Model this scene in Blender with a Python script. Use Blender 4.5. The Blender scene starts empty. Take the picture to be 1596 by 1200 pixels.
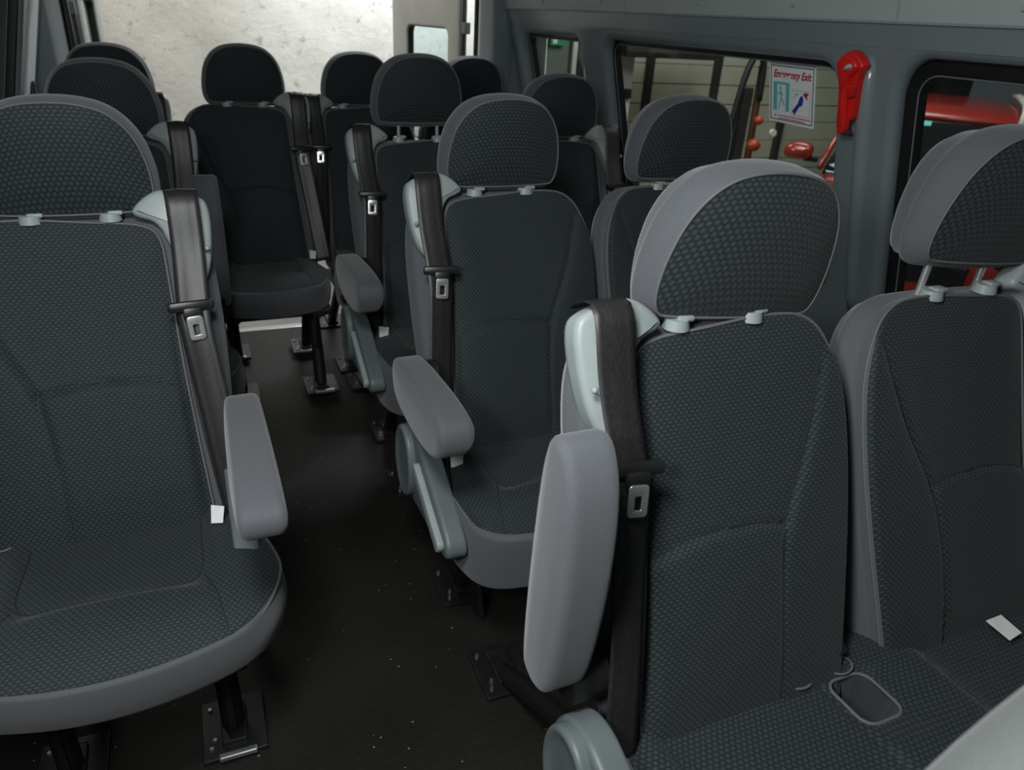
import bpy, bmesh, math, random
import numpy as np
from mathutils import Vector, Matrix

sc = bpy.context.scene
COL = sc.collection
random.seed(4)

# ---------------------------------------------------------------- camera
F_PX = 1138.162
PITCH, YAW, ROLL = 0.46686, 0.41755, 0.060574
CAM_Z = 1.383
fw = Vector((math.sin(YAW) * math.cos(PITCH), math.cos(YAW) * math.cos(PITCH), -math.sin(PITCH)))
rt = Vector((math.cos(YAW), -math.sin(YAW), 0))
up = rt.cross(fw)
rt2 = rt * math.cos(ROLL) + up * math.sin(ROLL)
up2 = up * math.cos(ROLL) - rt * math.sin(ROLL)
cam_d = bpy.data.cameras.new('camera')
cam = bpy.data.objects.new('camera', cam_d)
COL.objects.link(cam)
m = Matrix((rt2, up2, -fw)).transposed().to_4x4()
m.translation = Vector((0, 0, CAM_Z))
cam.matrix_world = m
cam_d.sensor_width = 36
cam_d.lens = F_PX / 1596 * 36
cam_d.clip_start = 0.01
cam_d.dof.use_dof = True
cam_d.dof.focus_distance = 1.35
cam_d.dof.aperture_fstop = 5.6
sc.camera = cam

# ---------------------------------------------------------------- world, lights, exposure
world = bpy.data.worlds.new('garage_air')
sc.world = world
world.use_nodes = True
bg = world.node_tree.nodes['Background']
bg.inputs[0].default_value = (0.80, 0.93, 1.0, 1)
bg.inputs[1].default_value = 0.045
sc.view_settings.view_transform = 'Standard'
sc.view_settings.look = 'None'
sc.view_settings.gamma = 1
sc.view_settings.use_curve_mapping = False
sc.view_settings.exposure = 0.0


def area(name, loc, target, size, power, col=(1, 1, 1), size_y=None):
    l = bpy.data.lights.new(name, 'AREA')
    l.energy = power
    l.color = col
    l.size = size
    if size_y:
        l.shape = 'RECTANGLE'
        l.size_y = size_y
    o = bpy.data.objects.new(name, l)
    COL.objects.link(o)
    o.location = loc
    o.rotation_euler = (Vector(target) - Vector(loc)).to_track_quat('-Z', 'Y').to_euler()
    return o


area('cabin_fill', (-0.30, 0.12, 1.50), (0.6, 0.95, 0.75), 0.18, 7.0, (0.97, 1.0, 1.0))
area('cabin_light', (-0.08, 0.34, 1.78), (0.12, 0.80, 0.4), 0.24, 12.5, (0.97, 1.0, 1.0))
area('garage_rear_light', (1.3, 4.45, 2.5), (1.3, 5.2, 1.0), 0.9, 62, (0.88, 0.96, 1.0), 0.4)
area('garage_left_light', (-1.2, 4.0, 3.2), (0.2, 5.2, 0.2), 1.6, 66, (1.0, 0.96, 0.89))
area('garage_side_light', (4.4, 4.6, 3.2), (4.8, 6.2, 0.0), 1.6, 62, (1.0, 1.0, 0.95))
area('garage_bay_light', (3.0, 1.6, 3.2), (4.6, 3.8, 0.3), 1.2, 24, (1.0, 0.98, 0.95))

# ---------------------------------------------------------------- materials


def mat(name, col, rough=0.5, metal=0.0, spec=0.5, sheen=0.0, coat=0.0):
    m = bpy.data.materials.new(name)
    m.use_nodes = True
    b = m.node_tree.nodes['Principled BSDF']
    b.inputs['Base Color'].default_value = (*col, 1)
    b.inputs['Roughness'].default_value = rough
    b.inputs['Metallic'].default_value = metal
    b.inputs['Specular IOR Level'].default_value = spec
    b.inputs['Sheen Weight'].default_value = sheen
    b.inputs['Coat Weight'].default_value = coat
    return m


class NT:
    def __init__(s, m):
        s.t = m.node_tree
        s.b = s.t.nodes['Principled BSDF']

    def n(s, typ, **kw):
        x = s.t.nodes.new(typ)
        for k, v in kw.items():
            setattr(x, k, v)
        return x

    def l(s, a, b):
        s.t.links.new(a, b)

    def math(s, op, a, b=None, c=None):
        x = s.n('ShaderNodeMath', operation=op)
        for i, v in enumerate((a, b, c)):
            if v is None:
                continue
            if isinstance(v, (int, float)):
                x.inputs[i].default_value = v
            else:
                s.l(v, x.inputs[i])
        return x.outputs[0]

    def noise(s, scale, detail=3, rough=0.55, vec=None):
        x = s.n('ShaderNodeTexNoise')
        x.inputs['Scale'].default_value = scale
        x.inputs['Detail'].default_value = detail
        x.inputs['Roughness'].default_value = rough
        if vec is None:
            tc = s.n('ShaderNodeTexCoord')
            vec = tc.outputs['Object']
        s.l(vec, x.inputs['Vector'])
        return x.outputs['Fac']

    def ramp(s, fac, stops):
        x = s.n('ShaderNodeValToRGB')
        e = x.color_ramp.elements
        while len(e) < len(stops):
            e.new(0.5)
        for i, (p, c) in enumerate(stops):
            e[i].position = p
            e[i].color = (*c, 1) if len(c) == 3 else c
        s.l(fac, x.inputs[0])
        return x.outputs[0]

    def bump(s, h, strength, dist):
        x = s.n('ShaderNodeBump')
        x.inputs['Strength'].default_value = strength
        x.inputs['Distance'].default_value = dist
        s.l(h, x.inputs['Height'])
        s.l(x.outputs[0], s.b.inputs['Normal'])


def noisy(name, c1, c2, scale=8, rough=0.5, bump=0.0, bscale=60, bdist=0.002, **kw):
    m = mat(name, c1, rough, **kw)
    t = NT(m)
    t.l(t.ramp(t.noise(scale), [(0.3, c1), (0.7, c2)]), t.b.inputs['Base Color'])
    if bump:
        t.bump(t.noise(bscale, 4), bump, bdist)
    return m


def hexcloth(name, dark, light, a=0.0099):
    m = mat(name, dark, 0.72, spec=0.35, sheen=0.12)
    t = NT(m)
    tc = t.n('ShaderNodeTexCoord')
    sp = t.n('ShaderNodeSeparateXYZ')
    t.l(tc.outputs['Object'], sp.inputs[0])
    v = t.math('MULTIPLY', t.math('ADD', sp.outputs[2], sp.outputs[1]), 0.85)
    x = sp.outputs[0]
    kv, kx = 2 * math.pi / (a * 0.62), 2 * math.pi / a
    s1 = t.math('COSINE', t.math('MULTIPLY', v, kv))
    s2 = t.math('COSINE', t.math('ADD', t.math('MULTIPLY', v, kv / 2), t.math('MULTIPLY', x, kx)))
    s3 = t.math('COSINE', t.math('SUBTRACT', t.math('MULTIPLY', v, kv / 2), t.math('MULTIPLY', x, kx)))
    h = t.math('ADD', t.math('ADD', s1, s2), s3)
    h = t.math('MULTIPLY', t.math('ADD', h, 1.5), 0.2222)
    h2 = t.math('POWER', t.math('MAXIMUM', h, 0.0), 0.42)
    c = t.ramp(h2, [(0.30, tuple(q * 0.42 for q in dark)), (0.62, dark), (0.95, light)])
    t.l(c, t.b.inputs['Base Color'])
    fine = t.noise(1600, 2)
    hh = t.math('ADD', h2, t.math('MULTIPLY', fine, 0.12))
    t.bump(hh, 0.55, 0.0013)
    return m


def plaincloth(name, c, rough=0.8):
    m = mat(name, c, rough, spec=0.3, sheen=0.25)
    t = NT(m)
    f = t.noise(900, 3, 0.7)
    t.l(t.ramp(f, [(0.25, tuple(q * 0.72 for q in c)), (0.75, tuple(q * 1.25 for q in c))]), t.b.inputs['Base Color'])
    t.bump(f, 0.25, 0.0006)
    return m


M = {}
M['hex'] = hexcloth('honeycomb_cloth', (0.023, 0.032, 0.035), (0.038, 0.051, 0.055))
M['cloth'] = plaincloth('plain_grey_cloth', (0.100, 0.106, 0.117))
M['piping'] = mat('piping_cord', (0.13, 0.13, 0.14), 0.7)
M['seam'] = mat('seam_thread', (0.012, 0.014, 0.015), 0.8)
M['plastic'] = noisy('grey_green_plastic', (0.30, 0.345, 0.345), (0.34, 0.385, 0.385), 20, 0.42)
M['plastic_mid'] = noisy('mid_grey_plastic', (0.115, 0.138, 0.142), (0.135, 0.158, 0.162), 20, 0.45)
M['black_pl'] = noisy('black_plastic', (0.010, 0.010, 0.011), (0.018, 0.018, 0.019), 40, 0.38)
M['chrome'] = mat('chrome', (0.88, 0.90, 0.90), 0.28, 0.85)
M['lining'] = plaincloth('pocket_lining', (0.040, 0.041, 0.046))
M['steel'] = noisy('brushed_steel', (0.55, 0.57, 0.58), (0.7, 0.72, 0.73), 50, 0.3, metal=0.9)
M['leg'] = noisy('black_leg_metal', (0.004, 0.004, 0.0045), (0.008, 0.008, 0.009), 30, 0.6)
M['tag'] = noisy('white_tag', (0.72, 0.74, 0.74), (0.82, 0.83, 0.83), 30, 0.6)


def belt_mat():
    m = mat('seat_belt_webbing', (0.025, 0.023, 0.023), 0.42, spec=0.6)
    t = NT(m)
    tc = t.n('ShaderNodeTexCoord')
    mp = t.n('ShaderNodeMapping')
    mp.inputs['Scale'].default_value = (1, 0.12, 0.12)
    t.l(tc.outputs['Object'], mp.inputs[0])
    f = t.noise(900, 2, 0.5, mp.outputs[0])
    g = t.noise(1500, 1, 0.5)
    t.l(t.ramp(f, [(0.3, (0.013, 0.012, 0.012)), (0.7, (0.034, 0.031, 0.031))]), t.b.inputs['Base Color'])
    t.bump(t.math('ADD', f, g), 0.3, 0.0006)
    return m


M['belt'] = belt_mat()


def floor_mat():
    m = mat('black_rubber_floor', (0.011, 0.011, 0.009), 0.6, spec=0.35)
    t = NT(m)
    tc = t.n('ShaderNodeTexCoord')
    # coin studs
    sp = t.n('ShaderNodeSeparateXYZ')
    t.l(tc.outputs['Object'], sp.inputs[0])
    kx = 2 * math.pi / 0.034
    a = t.math('SINE', t.math('MULTIPLY', t.math('ADD', sp.outputs[0], sp.outputs[1]), kx * 0.7))
    b = t.math('SINE', t.math('MULTIPLY', t.math('SUBTRACT', sp.outputs[0], sp.outputs[1]), kx * 0.7))
    s = t.math('MULTIPLY', a, b)
    stud = t.ramp(s, [(0.35, (0, 0, 0)), (0.6, (1, 1, 1))])
    # glitter flecks pressed into the rubber
    vo = t.n('ShaderNodeTexVoronoi')
    vo.inputs['Scale'].default_value = 26
    t.l(tc.outputs['Object'], vo.inputs['Vector'])
    fl = t.math('LESS_THAN', vo.outputs['Distance'], 0.055)
    big = t.ramp(t.noise(3.5, 4), [(0.3, (0.009, 0.0085, 0.0065)), (0.75, (0.018, 0.0175, 0.0135))])
    mx = t.n('ShaderNodeMixRGB')
    t.l(t.math('MULTIPLY', fl, 0.8), mx.inputs[0])
    t.l(big, mx.inputs[1])
    mx.inputs[2].default_value = (0.30, 0.36, 0.33, 1)
    t.l(mx.outputs[0], t.b.inputs['Base Color'])
    t.bump(stud, 0.35, 0.0012)
    return m


M['floor'] = floor_mat()
M['wall'] = noisy('van_trim_grey', (0.185, 0.22, 0.235), (0.20, 0.235, 0.25), 6, 0.26, bump=0.08, bscale=500, bdist=0.0004)
M['ridge'] = mat('glossy_trim_ridge', (0.22, 0.255, 0.265), 0.24, spec=1.0)
M['wall_light'] = noisy('van_header_trim', (0.38, 0.43, 0.42), (0.41, 0.46, 0.45), 5, 0.6, bump=0.1, bscale=300, bdist=0.0005)
M['pillar_light'] = noisy('pale_pillar_trim', (0.62, 0.66, 0.66), (0.68, 0.71, 0.71), 5, 0.5)  # pale trim, its colour raised further to carry light from outside
M['rubber'] = noisy('window_rubber', (0.006, 0.006, 0.006), (0.012, 0.012, 0.012), 30, 0.5)
M['door_trim'] = noisy('door_trim_beige', (0.30, 0.30, 0.28), (0.34, 0.34, 0.32), 5, 0.5)
M['red_pl'] = noisy('red_plastic', (0.62, 0.010, 0.010), (0.72, 0.018, 0.014), 30, 0.35)


def glass_mat(name, tint=(0.9, 0.97, 0.95)):
    m = bpy.data.materials.new(name)
    m.use_nodes = True
    nt = m.node_tree
    nt.nodes.clear()
    out = nt.nodes.new('ShaderNodeOutputMaterial')
    mix = nt.nodes.new('ShaderNodeMixShader')
    tr = nt.nodes.new('ShaderNodeBsdfTransparent')
    tr.inputs[0].default_value = (*tint, 1)
    gl = nt.nodes.new('ShaderNodeBsdfGlossy')
    gl.inputs['Roughness'].default_value = 0.02
    lw = nt.nodes.new('ShaderNodeLayerWeight')
    lw.inputs[0].default_value = 0.5
    pw = nt.nodes.new('ShaderNodeMath')
    pw.operation = 'POWER'
    pw.inputs[1].default_value = 5.0
    ml = nt.nodes.new('ShaderNodeMath')
    ml.operation = 'MULTIPLY_ADD'
    ml.inputs[1].default_value = 0.7
    ml.inputs[2].default_value = 0.04
    nt.links.new(lw.outputs['Facing'], pw.inputs[0])
    nt.links.new(pw.outputs[0], ml.inputs[0])
    nt.links.new(ml.outputs[0], mix.inputs[0])
    nt.links.new(tr.outputs[0], mix.inputs[1])
    nt.links.new(gl.outputs[0], mix.inputs[2])
    nt.links.new(mix.outputs[0], out.inputs[0])
    return m


M['glass'] = glass_mat('window_glass', (0.80, 0.86, 0.82))
M['glass_rear'] = glass_mat('rear_door_glass', (0.78, 0.90, 0.93))


def concrete_mat():
    m = mat('rough_concrete', (0.5, 0.48, 0.44), 0.75)
    t = NT(m)
    n1 = t.noise(1.6, 6, 0.6)
    n2 = t.noise(14, 6, 0.7)
    c = t.ramp(n1, [(0.3, (0.43, 0.405, 0.36)), (0.5, (0.53, 0.505, 0.455)), (0.72, (0.62, 0.60, 0.55))])
    spots = t.ramp(n2, [(0.32, (0.48, 0.46, 0.44)), (0.43, (1, 1, 1))])
    mx = t.n('ShaderNodeMixRGB', blend_type='MULTIPLY')
    mx.inputs[0].default_value = 0.8
    t.l(c, mx.inputs[1])
    t.l(spots, mx.inputs[2])
    t.l(mx.outputs[0], t.b.inputs['Base Color'])
    t.bump(t.noise(16, 8, 0.75), 0.45, 0.02)
    return m


M['concrete'] = concrete_mat()
M['garage_floor'] = noisy('garage_floor_paint', (0.16, 0.16, 0.15), (0.24, 0.24, 0.22), 3, 0.5, bump=0.2, bscale=40)
M['panel'] = noisy('pale_garage_panel', (0.36, 0.37, 0.29), (0.42, 0.43, 0.34), 2.5, 0.55)
M['panel_grey'] = noisy('grey_green_panel', (0.14, 0.17, 0.15), (0.18, 0.21, 0.19), 3, 0.5)
M['post'] = noisy('dark_steel_post', (0.02, 0.022, 0.02), (0.035, 0.035, 0.03), 10, 0.5)
M['car_red'] = noisy('red_car_paint', (0.27, 0.022, 0.014), (0.30, 0.027, 0.017), 2, 0.25, coat=0.6)
M['car_glass'] = mat('dark_windscreen', (0.008, 0.010, 0.010), 0.08, spec=0.6)
M['white_pl'] = noisy('white_paint', (0.62, 0.63, 0.58), (0.7, 0.71, 0.66), 6, 0.45)
M['orange'] = noisy('orange_plastic', (0.30, 0.04, 0.008), (0.36, 0.055, 0.01), 15, 0.4)
M['green_sign'] = noisy('green_sign', (0.02, 0.30, 0.14), (0.03, 0.36, 0.17), 9, 0.4)
M['ink_black'] = mat('black_ink', (0.03, 0.03, 0.035), 0.6)
M['ink_red'] = mat('red_ink', (0.50, 0.02, 0.03), 0.6)
M['ink_teal'] = mat('teal_ink', (0.13, 0.55, 0.50), 0.6)
M['ink_blue'] = mat('blue_ink', (0.02, 0.04, 0.36), 0.6)
M['ink_grey'] = mat('grey_ink', (0.45, 0.47, 0.48), 0.6)
M['sticker'] = noisy('sticker_paper', (0.84, 0.87, 0.88), (0.88, 0.90, 0.91), 20, 0.5)
M['led'] = mat('pale_green_dust', (0.35, 0.75, 0.6), 0.3)  # greenish foot plate glints as a flat colour, assigned to no part
M['dark_green'] = noisy('dark_green_paint', (0.035, 0.06, 0.045), (0.05, 0.08, 0.06), 4, 0.5)
M['shell_pale'] = plaincloth('pale_front_cover', (0.11, 0.12, 0.117), 0.6)

# ---------------------------------------------------------------- mesh helpers


def mk_mesh(name, verts, faces, mats, midx=None, smooth=True):
    me = bpy.data.meshes.new(name)
    me.from_pydata([tuple(map(float, v)) for v in verts], [], faces)
    for mm in mats:
        me.materials.append(mm)
    if midx is not None:
        me.polygons.foreach_set('material_index', midx)
    me.polygons.foreach_set('use_smooth', [smooth] * len(me.polygons))
    me.update()
    return me


def link(name, me, parent=None, loc=(0, 0, 0), rot=(0, 0, 0)):
    o = bpy.data.objects.new(name, me)
    COL.objects.link(o)
    o.location = loc
    o.rotation_euler = rot
    if parent:
        o.parent = parent
    return o


def thing(name, label, cat, loc=(0, 0, 0), rot=(0, 0, 0), group=None):
    o = link(name, None, None, loc, rot)
    o.empty_display_size = 0.05
    tag(o, label, cat, group)
    return o


def tag(o, label, cat, group=None):
    o['label'] = label
    o['category'] = cat
    if group:
        o['group'] = group
    return o


def struct(o):
    o['kind'] = 'structure'
    return o


class MB:
    """collects simple solids into one mesh"""

    def __init__(s):
        s.bm = bmesh.new()

    def box(s, c, size, rot=None, bev=0.0):
        r = bmesh.ops.create_cube(s.bm, size=1)
        vs = r['verts']
        mt = Matrix.Translation(c) @ (rot if rot is not None else Matrix.Identity(4)) @ Matrix.Diagonal((*size, 1))
        bmesh.ops.transform(s.bm, matrix=mt, verts=vs)
        if bev:
            es = list({e for v in vs for e in v.link_edges})
            bmesh.ops.bevel(s.bm, geom=es, offset=bev, segments=2, affect='EDGES', profile=0.5)
        return s

    def cyl(s, p0, p1, r0, r1=None, seg=20, caps=True):
        p0, p1 = Vector(p0), Vector(p1)
        d = p1 - p0
        r = bmesh.ops.create_cone(s.bm, cap_ends=caps, segments=seg, radius1=r0, radius2=r0 if r1 is None else r1, depth=d.length)
        q = d.to_track_quat('Z', 'Y').to_matrix().to_4x4()
        bmesh.ops.transform(s.bm, matrix=Matrix.Translation((p0 + p1) / 2) @ q, verts=r['verts'])
        return s

    def sphere(s, c, r, sc_=(1, 1, 1), seg=16):
        x = bmesh.ops.create_uvsphere(s.bm, u_segments=seg, v_segments=seg // 2, radius=r)
        bmesh.ops.transform(s.bm, matrix=Matrix.Translation(c) @ Matrix.Diagonal((*sc_, 1)), verts=x['verts'])
        return s

    def mesh(s, name, m, smooth=False):
        me = bpy.data.meshes.new(name)
        s.bm.to_mesh(me)
        s.bm.free()
        for mm in (m if isinstance(m, (list, tuple)) else [m]):
            me.materials.append(mm)
        if smooth:
            me.polygons.foreach_set('use_smooth', [True] * len(me.polygons))
            try:
                me.set_sharp_from_angle(angle=math.radians(40))
            except Exception:
                pass
        return me


def tube(name, pts, r, m, seg=8, closed=False):
    pts = [Vector(p) for p in pts]
    n = len(pts)
    verts, faces = [], []
    prev = None
    for i, p in enumerate(pts):
        a = pts[(i - 1) % n] if (closed or i > 0) else p
        b = pts[(i + 1) % n] if (closed or i < n - 1) else p
        t = (b - a).normalized()
        if prev is None:
            u = t.orthogonal().normalized()
        else:
            u = (prev - t * prev.dot(t))
            u = u.normalized() if u.length > 1e-6 else t.orthogonal().normalized()
        prev = u
        v = t.cross(u)
        rr = r[i] if isinstance(r, (list, tuple)) else r
        for k in range(seg):
            an = 2 * math.pi * k / seg
            verts.append(p + (u * math.cos(an) + v * math.sin(an)) * rr)
    rng = n if closed else n - 1
    for i in range(rng):
        j = (i + 1) % n
        for k in range(seg):
            k2 = (k + 1) % seg
            faces.append((i * seg + k, i * seg + k2, j * seg + k2, j * seg + k))
    if not closed:
        faces.append(tuple(range(seg))[::-1])
        faces.append(tuple((n - 1) * seg + k for k in range(seg)))
    return mk_mesh(name, verts, faces, [m])


def chaikin(pts, it=3, closed=True):
    pts = [tuple(p) for p in pts]
    for _ in range(it):
        out = []
        n = len(pts)
        rng = n if closed else n - 1
        if not closed:
            out.append(pts[0])
        for i in range(rng):
            a, b = pts[i], pts[(i + 1) % n]
            out.append(tuple(0.75 * x + 0.25 * y for x, y in zip(a, b)))
            out.append(tuple(0.25 * x + 0.75 * y for x, y in zip(a, b)))
        if not closed:
            out.append(pts[-1])
        pts = out
    return pts


def resample(pts, n, closed=True):
    P = np.array(pts, float)
    if closed:
        P = np.vstack([P, P[:1]])
    d = np.r_[0, np.cumsum(np.linalg.norm(np.diff(P, axis=0), axis=1))]
    t = np.linspace(0, d[-1], n + (1 if closed else 0))
    Q = np.stack([np.interp(t, d, P[:, k]) for k in range(P.shape[1])], 1)
    return Q[:-1] if closed else Q


def outline(pts, n=150, it=3):
    return resample(chaikin(pts, it), n)


def rrect(w, h, r, cx=0, cy=0, seg=6):
    out = []
    for (sx, sy, a0) in ((1, 1, 0), (-1, 1, 90), (-1, -1, 180), (1, -1, 270)):
        for k in range(seg + 1):
            a = math.radians(a0 + 90 * k / seg)
            out.append((cx + sx * (w / 2 - r) + r * math.cos(a), cy + sy * (h / 2 - r) + r * math.sin(a)))
    return out


def seg_dist(X, Y, line):
    D = np.full(X.shape, 1e9)
    for (ax, ay), (bx, by) in zip(line[:-1], line[1:]):
        dx, dy = bx - ax, by - ay
        L = dx * dx + dy * dy + 1e-12
        t = np.clip(((X - ax) * dx + (Y - ay) * dy) / L, 0, 1)
        D = np.minimum(D, np.hypot(X - ax - t * dx, Y - ay - t * dy))
    return D


def pillow(name, out, mapf, T, crown=0.01, rf=0.012, nf=24, rb=None, bulge=0.0, grooves=(), extra=None,
           hole=None, hole_depth=0.06, mats=None, flip=False, cexp=3.0, back_crown=0.0, center=None, front_rim=0.5):
    """Stuffed cushion shape: front face inside the outline, rounded rim, side wall, back.
    Returns mesh and a function giving the front surface w at (a, b)."""
    O = np.array(out)
    N = len(O)
    tn = np.roll(O, -1, 0) - np.roll(O, 1, 0)
    tn /= np.linalg.norm(tn, axis=1)[:, None] + 1e-12
    area2 = np.sum(O[:, 0] * np.roll(O[:, 1], -1) - np.roll(O[:, 0], -1) * O[:, 1])
    if area2 < 0:
        O = O[::-1].copy()
        tn = np.roll(O, -1, 0) - np.roll(O, 1, 0)
        tn /= np.linalg.norm(tn, axis=1)[:, None] + 1e-12
    nrm = np.stack([tn[:, 1], -tn[:, 0]], 1)
    ins = O - nrm * rf
    rb = rf if rb is None else rb
    if hole is not None:
        H0 = np.array(hole)
        c = H0.mean(0)
        ang = np.arctan2(O[:, 1] - c[1], O[:, 0] - c[0])
        hang = np.arctan2(H0[:, 1] - c[1], H0[:, 0] - c[0])
        hr = np.hypot(H0[:, 0] - c[0], H0[:, 1] - c[1])
        o_ = np.argsort(hang)
        rr = np.interp(ang, hang[o_], hr[o_], period=2 * math.pi)
        inner = c + np.stack([np.cos(ang), np.sin(ang)], 1) * rr[:, None]
    else:
        c = O.mean(0) if center is None else np.array(center)
        inner = np.repeat(c[None], N, 0)
    rings = []  # (P2, w, mat)
    rs = np.linspace(0, 1, nf + 1)
    if hole is not None:
        for k, (sc_, wz) in enumerate(((0.0, -hole_depth), (0.45, -hole_depth), (0.66, -hole_depth * .97), (0.72, -hole_depth * 0.9), (0.93, -0.018), (0.97, -0.004), (1.0, 0.0))):
            P = c + (inner - c) * sc_
            rings.append((P, np.full(N, wz), len(mats) - 1))
    for r in rs:
        if r == 0 and hole is not None:
            continue
        P = inner + (ins - inner) * r
        w = np.full(N, crown * (1 - r ** cexp))
        if hole is not None:
            w = np.full(N, crown * (1 - r ** cexp)) * min(1, r * 6)
        if extra is not None:
            w = w + extra(P[:, 0], P[:, 1]) * (1 if hole is None else min(1, r * 6))
        for line, wid, dep in grooves:
            w = w - dep * np.exp(-(seg_dist(P[:, 0], P[:, 1], line) / wid) ** 2)
        rings.append((P, w, 0))
    nfront = len(rings)
    edge_w = rings[-1][1]
    for k in range(1, 5):
        ph = math.pi / 2 * k / 4
        P = O - nrm * rf * (1 - math.sin(ph))
        rings.append((P, edge_w * (1 - k / 4) - rf * (1 - math.cos(ph)), 0 if k / 4 <= front_rim else 1))
    for k in range(1, 7):
        t = k / 7
        P = O + nrm * bulge * math.sin(math.pi * t)
        rings.append((P, np.full(N, -rf - (T - rf - rb) * t), 1))
    for k in range(0, 5):
        ph = math.pi / 2 * k / 4
        P = O - nrm * rb * (1 - math.cos(ph))
        rings.append((P, np.full(N, -(T - rb) - rb * math.sin(ph)), 1))
    insb = O - nrm * rb
    cc = O.mean(0) if hole is None and center is None else c
    for r in (0.85, 0.6, 0.3, 0.0):
        P = cc + (insb - cc) * r
        rings.append((P, np.full(N, -T - back_crown * (1 - r ** 2)), 1))
    V, Fc, MI = [], [], []
    for P, w, mi in rings:
        for (a, b), ww in zip(P, w):
            V.append(mapf(a, b, ww))
    for i in range(len(rings) - 1):
        mi = rings[i + 1][2]
        for k in range(N):
            k2 = (k + 1) % N
            q = (i * N + k, i * N + k2, (i + 1) * N + k2, (i + 1) * N + k)
            Fc.append(q if flip else q[::-1])
            MI.append(mi)
    me = mk_mesh(name, V, Fc, mats, MI)
    bm = bmesh.new()
    bm.from_mesh(me)
    bmesh.ops.remove_doubles(bm, verts=bm.verts, dist=1e-5)
    bmesh.ops.recalc_face_normals(bm, faces=bm.faces)
    bm.to_mesh(me)
    bm.free()
    FP = np.vstack([r_[0] for r_ in rings[:nfront]])
    FW = np.concatenate([r_[1] for r_ in rings[:nfront]])

    def surf(a, b):
        d = (FP[:, 0] - a) ** 2 + (FP[:, 1] - b) ** 2
        idx = np.argsort(d)[:4]
        wt = 1 / (d[idx] + 1e-8)
        return float((FW[idx] * wt).sum() / wt.sum())
    return me, surf, O, nrm


def plate(name, outl, thick, bev, m, mapf=None, holes=(), res=2):
    """flat plate cut from outlines with rounded edges, in local XY, thickness along Z (0..-thick..)"""
    cu = bpy.data.curves.new(name, 'CURVE')
    cu.dimensions = '2D'
    cu.fill_mode = 'BOTH'
    cu.extrude = max(thick / 2 - bev, 1e-5)
    cu.bevel_depth = bev
    cu.bevel_resolution = res
    cu.offset = 0
    for pts in [outl, *holes]:
        s = cu.splines.new('POLY')
        s.points.add(len(pts) - 1)
        for p, q in zip(s.points, pts):
            p.co = (q[0], q[1], 0, 1)
        s.use_cyclic_u = True
    o = bpy.data.objects.new(name, cu)
    COL.objects.link(o)
    dg = bpy.context.evaluated_depsgraph_get()
    me = bpy.data.meshes.new_from_object(o.evaluated_get(dg), depsgraph=dg)
    bpy.data.objects.remove(o)
    bpy.data.curves.remove(cu)
    me.name = name
    me.materials.clear()
    me.materials.append(m)
    if mapf:
        for v in me.vertices:
            v.co = mapf(*v.co)
        me.update()
        bm = bmesh.new()
        bm.from_mesh(me)
        bmesh.ops.remove_doubles(bm, verts=bm.verts, dist=1e-5)
        bmesh.ops.recalc_face_normals(bm, faces=bm.faces)
        bm.to_mesh(me)
        bm.free()
    me.polygons.foreach_set('use_smooth', [True] * len(me.polygons))
    try:
        me.set_sharp_from_angle(angle=math.radians(35))
    except Exception:
        pass
    return me


# ---------------------------------------------------------------- setting: van shell
LEAN = 0.25


def RX(z):
    return 1.45 + LEAN * (1.36 - z)


def LX(z):
    return -0.465 - LEAN * (1.30 - z)


def right_map(off=0.0):
    return lambda u, v, w: (RX(v) + off - w, u, v)


def left_map(off=0.0):
    return lambda u, v, w: (LX(v) - off + w, u, v)


def rect(u0, u1, v0, v1, r=0.0, seg=8):
    if r <= 0:
        return [(u0, v0), (u1, v0), (u1, v1), (u0, v1)]
    return rrect(u1 - u0, v1 - v0, r, (u0 + u1) / 2, (v0 + v1) / 2, seg)


WIN = [('window_1', 0.10, 1.265, 0.74, 1.318, 0.05, 0.032), ('window_2', 1.492, 2.635, 0.74, 1.312, 0.05, 0.014),
       ('window_3', 2.855, 3.425, 0.78, 1.306, 0.045, 0.014)]
holes = [rect(y0 - mg - .022, y1 + mg + .022, z0 - mg - .022, z1 + mg + .022, r + mg + .022) for (_, y0, y1, z0, z1, r, mg) in WIN]
me = plate('wall_right', rect(-0.8, 3.56, 0.0, 1.372), 0.05, 0.022, M['wall'], right_map(0.025), holes, res=5)
struct(link('wall_right', me))
for nm, y0, y1, z0, z1, r, mg in WIN:
    w = struct(link(nm, plate(nm, rect(y0 - mg - 0.016, y1 + mg + 0.016, z0 - mg - 0.016, z1 + mg + 0.016, r + mg), 0.03, 0.004, M['rubber'],
                              right_map(0.052), [rect(y0 - 0.004, y1 + 0.004, z0 - 0.004, z1 + 0.004, r)])))
    link('pane', mk_mesh('pane', [(RX(z0) + 0.058, y0 - .01, z0 - .01), (RX(z0) + 0.058, y1 + .01, z0 - .01), (RX(z1) + 0.058, y1 + .01, z1 + .01), (RX(z1) + 0.058, y0 - .01, z1 + .01)],
                         [(0, 1, 2, 3)], [M['glass']], smooth=False), w)
    # thin bright gasket line seen just inside the seal
    gl = [(RX(z) + 0.036, y, z) for (y, z) in rect(y0, y1, z0, z1, r)]
    link('gasket', tube('gasket', gl, 0.0022, M['plastic_mid'], 6, True), w)


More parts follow.
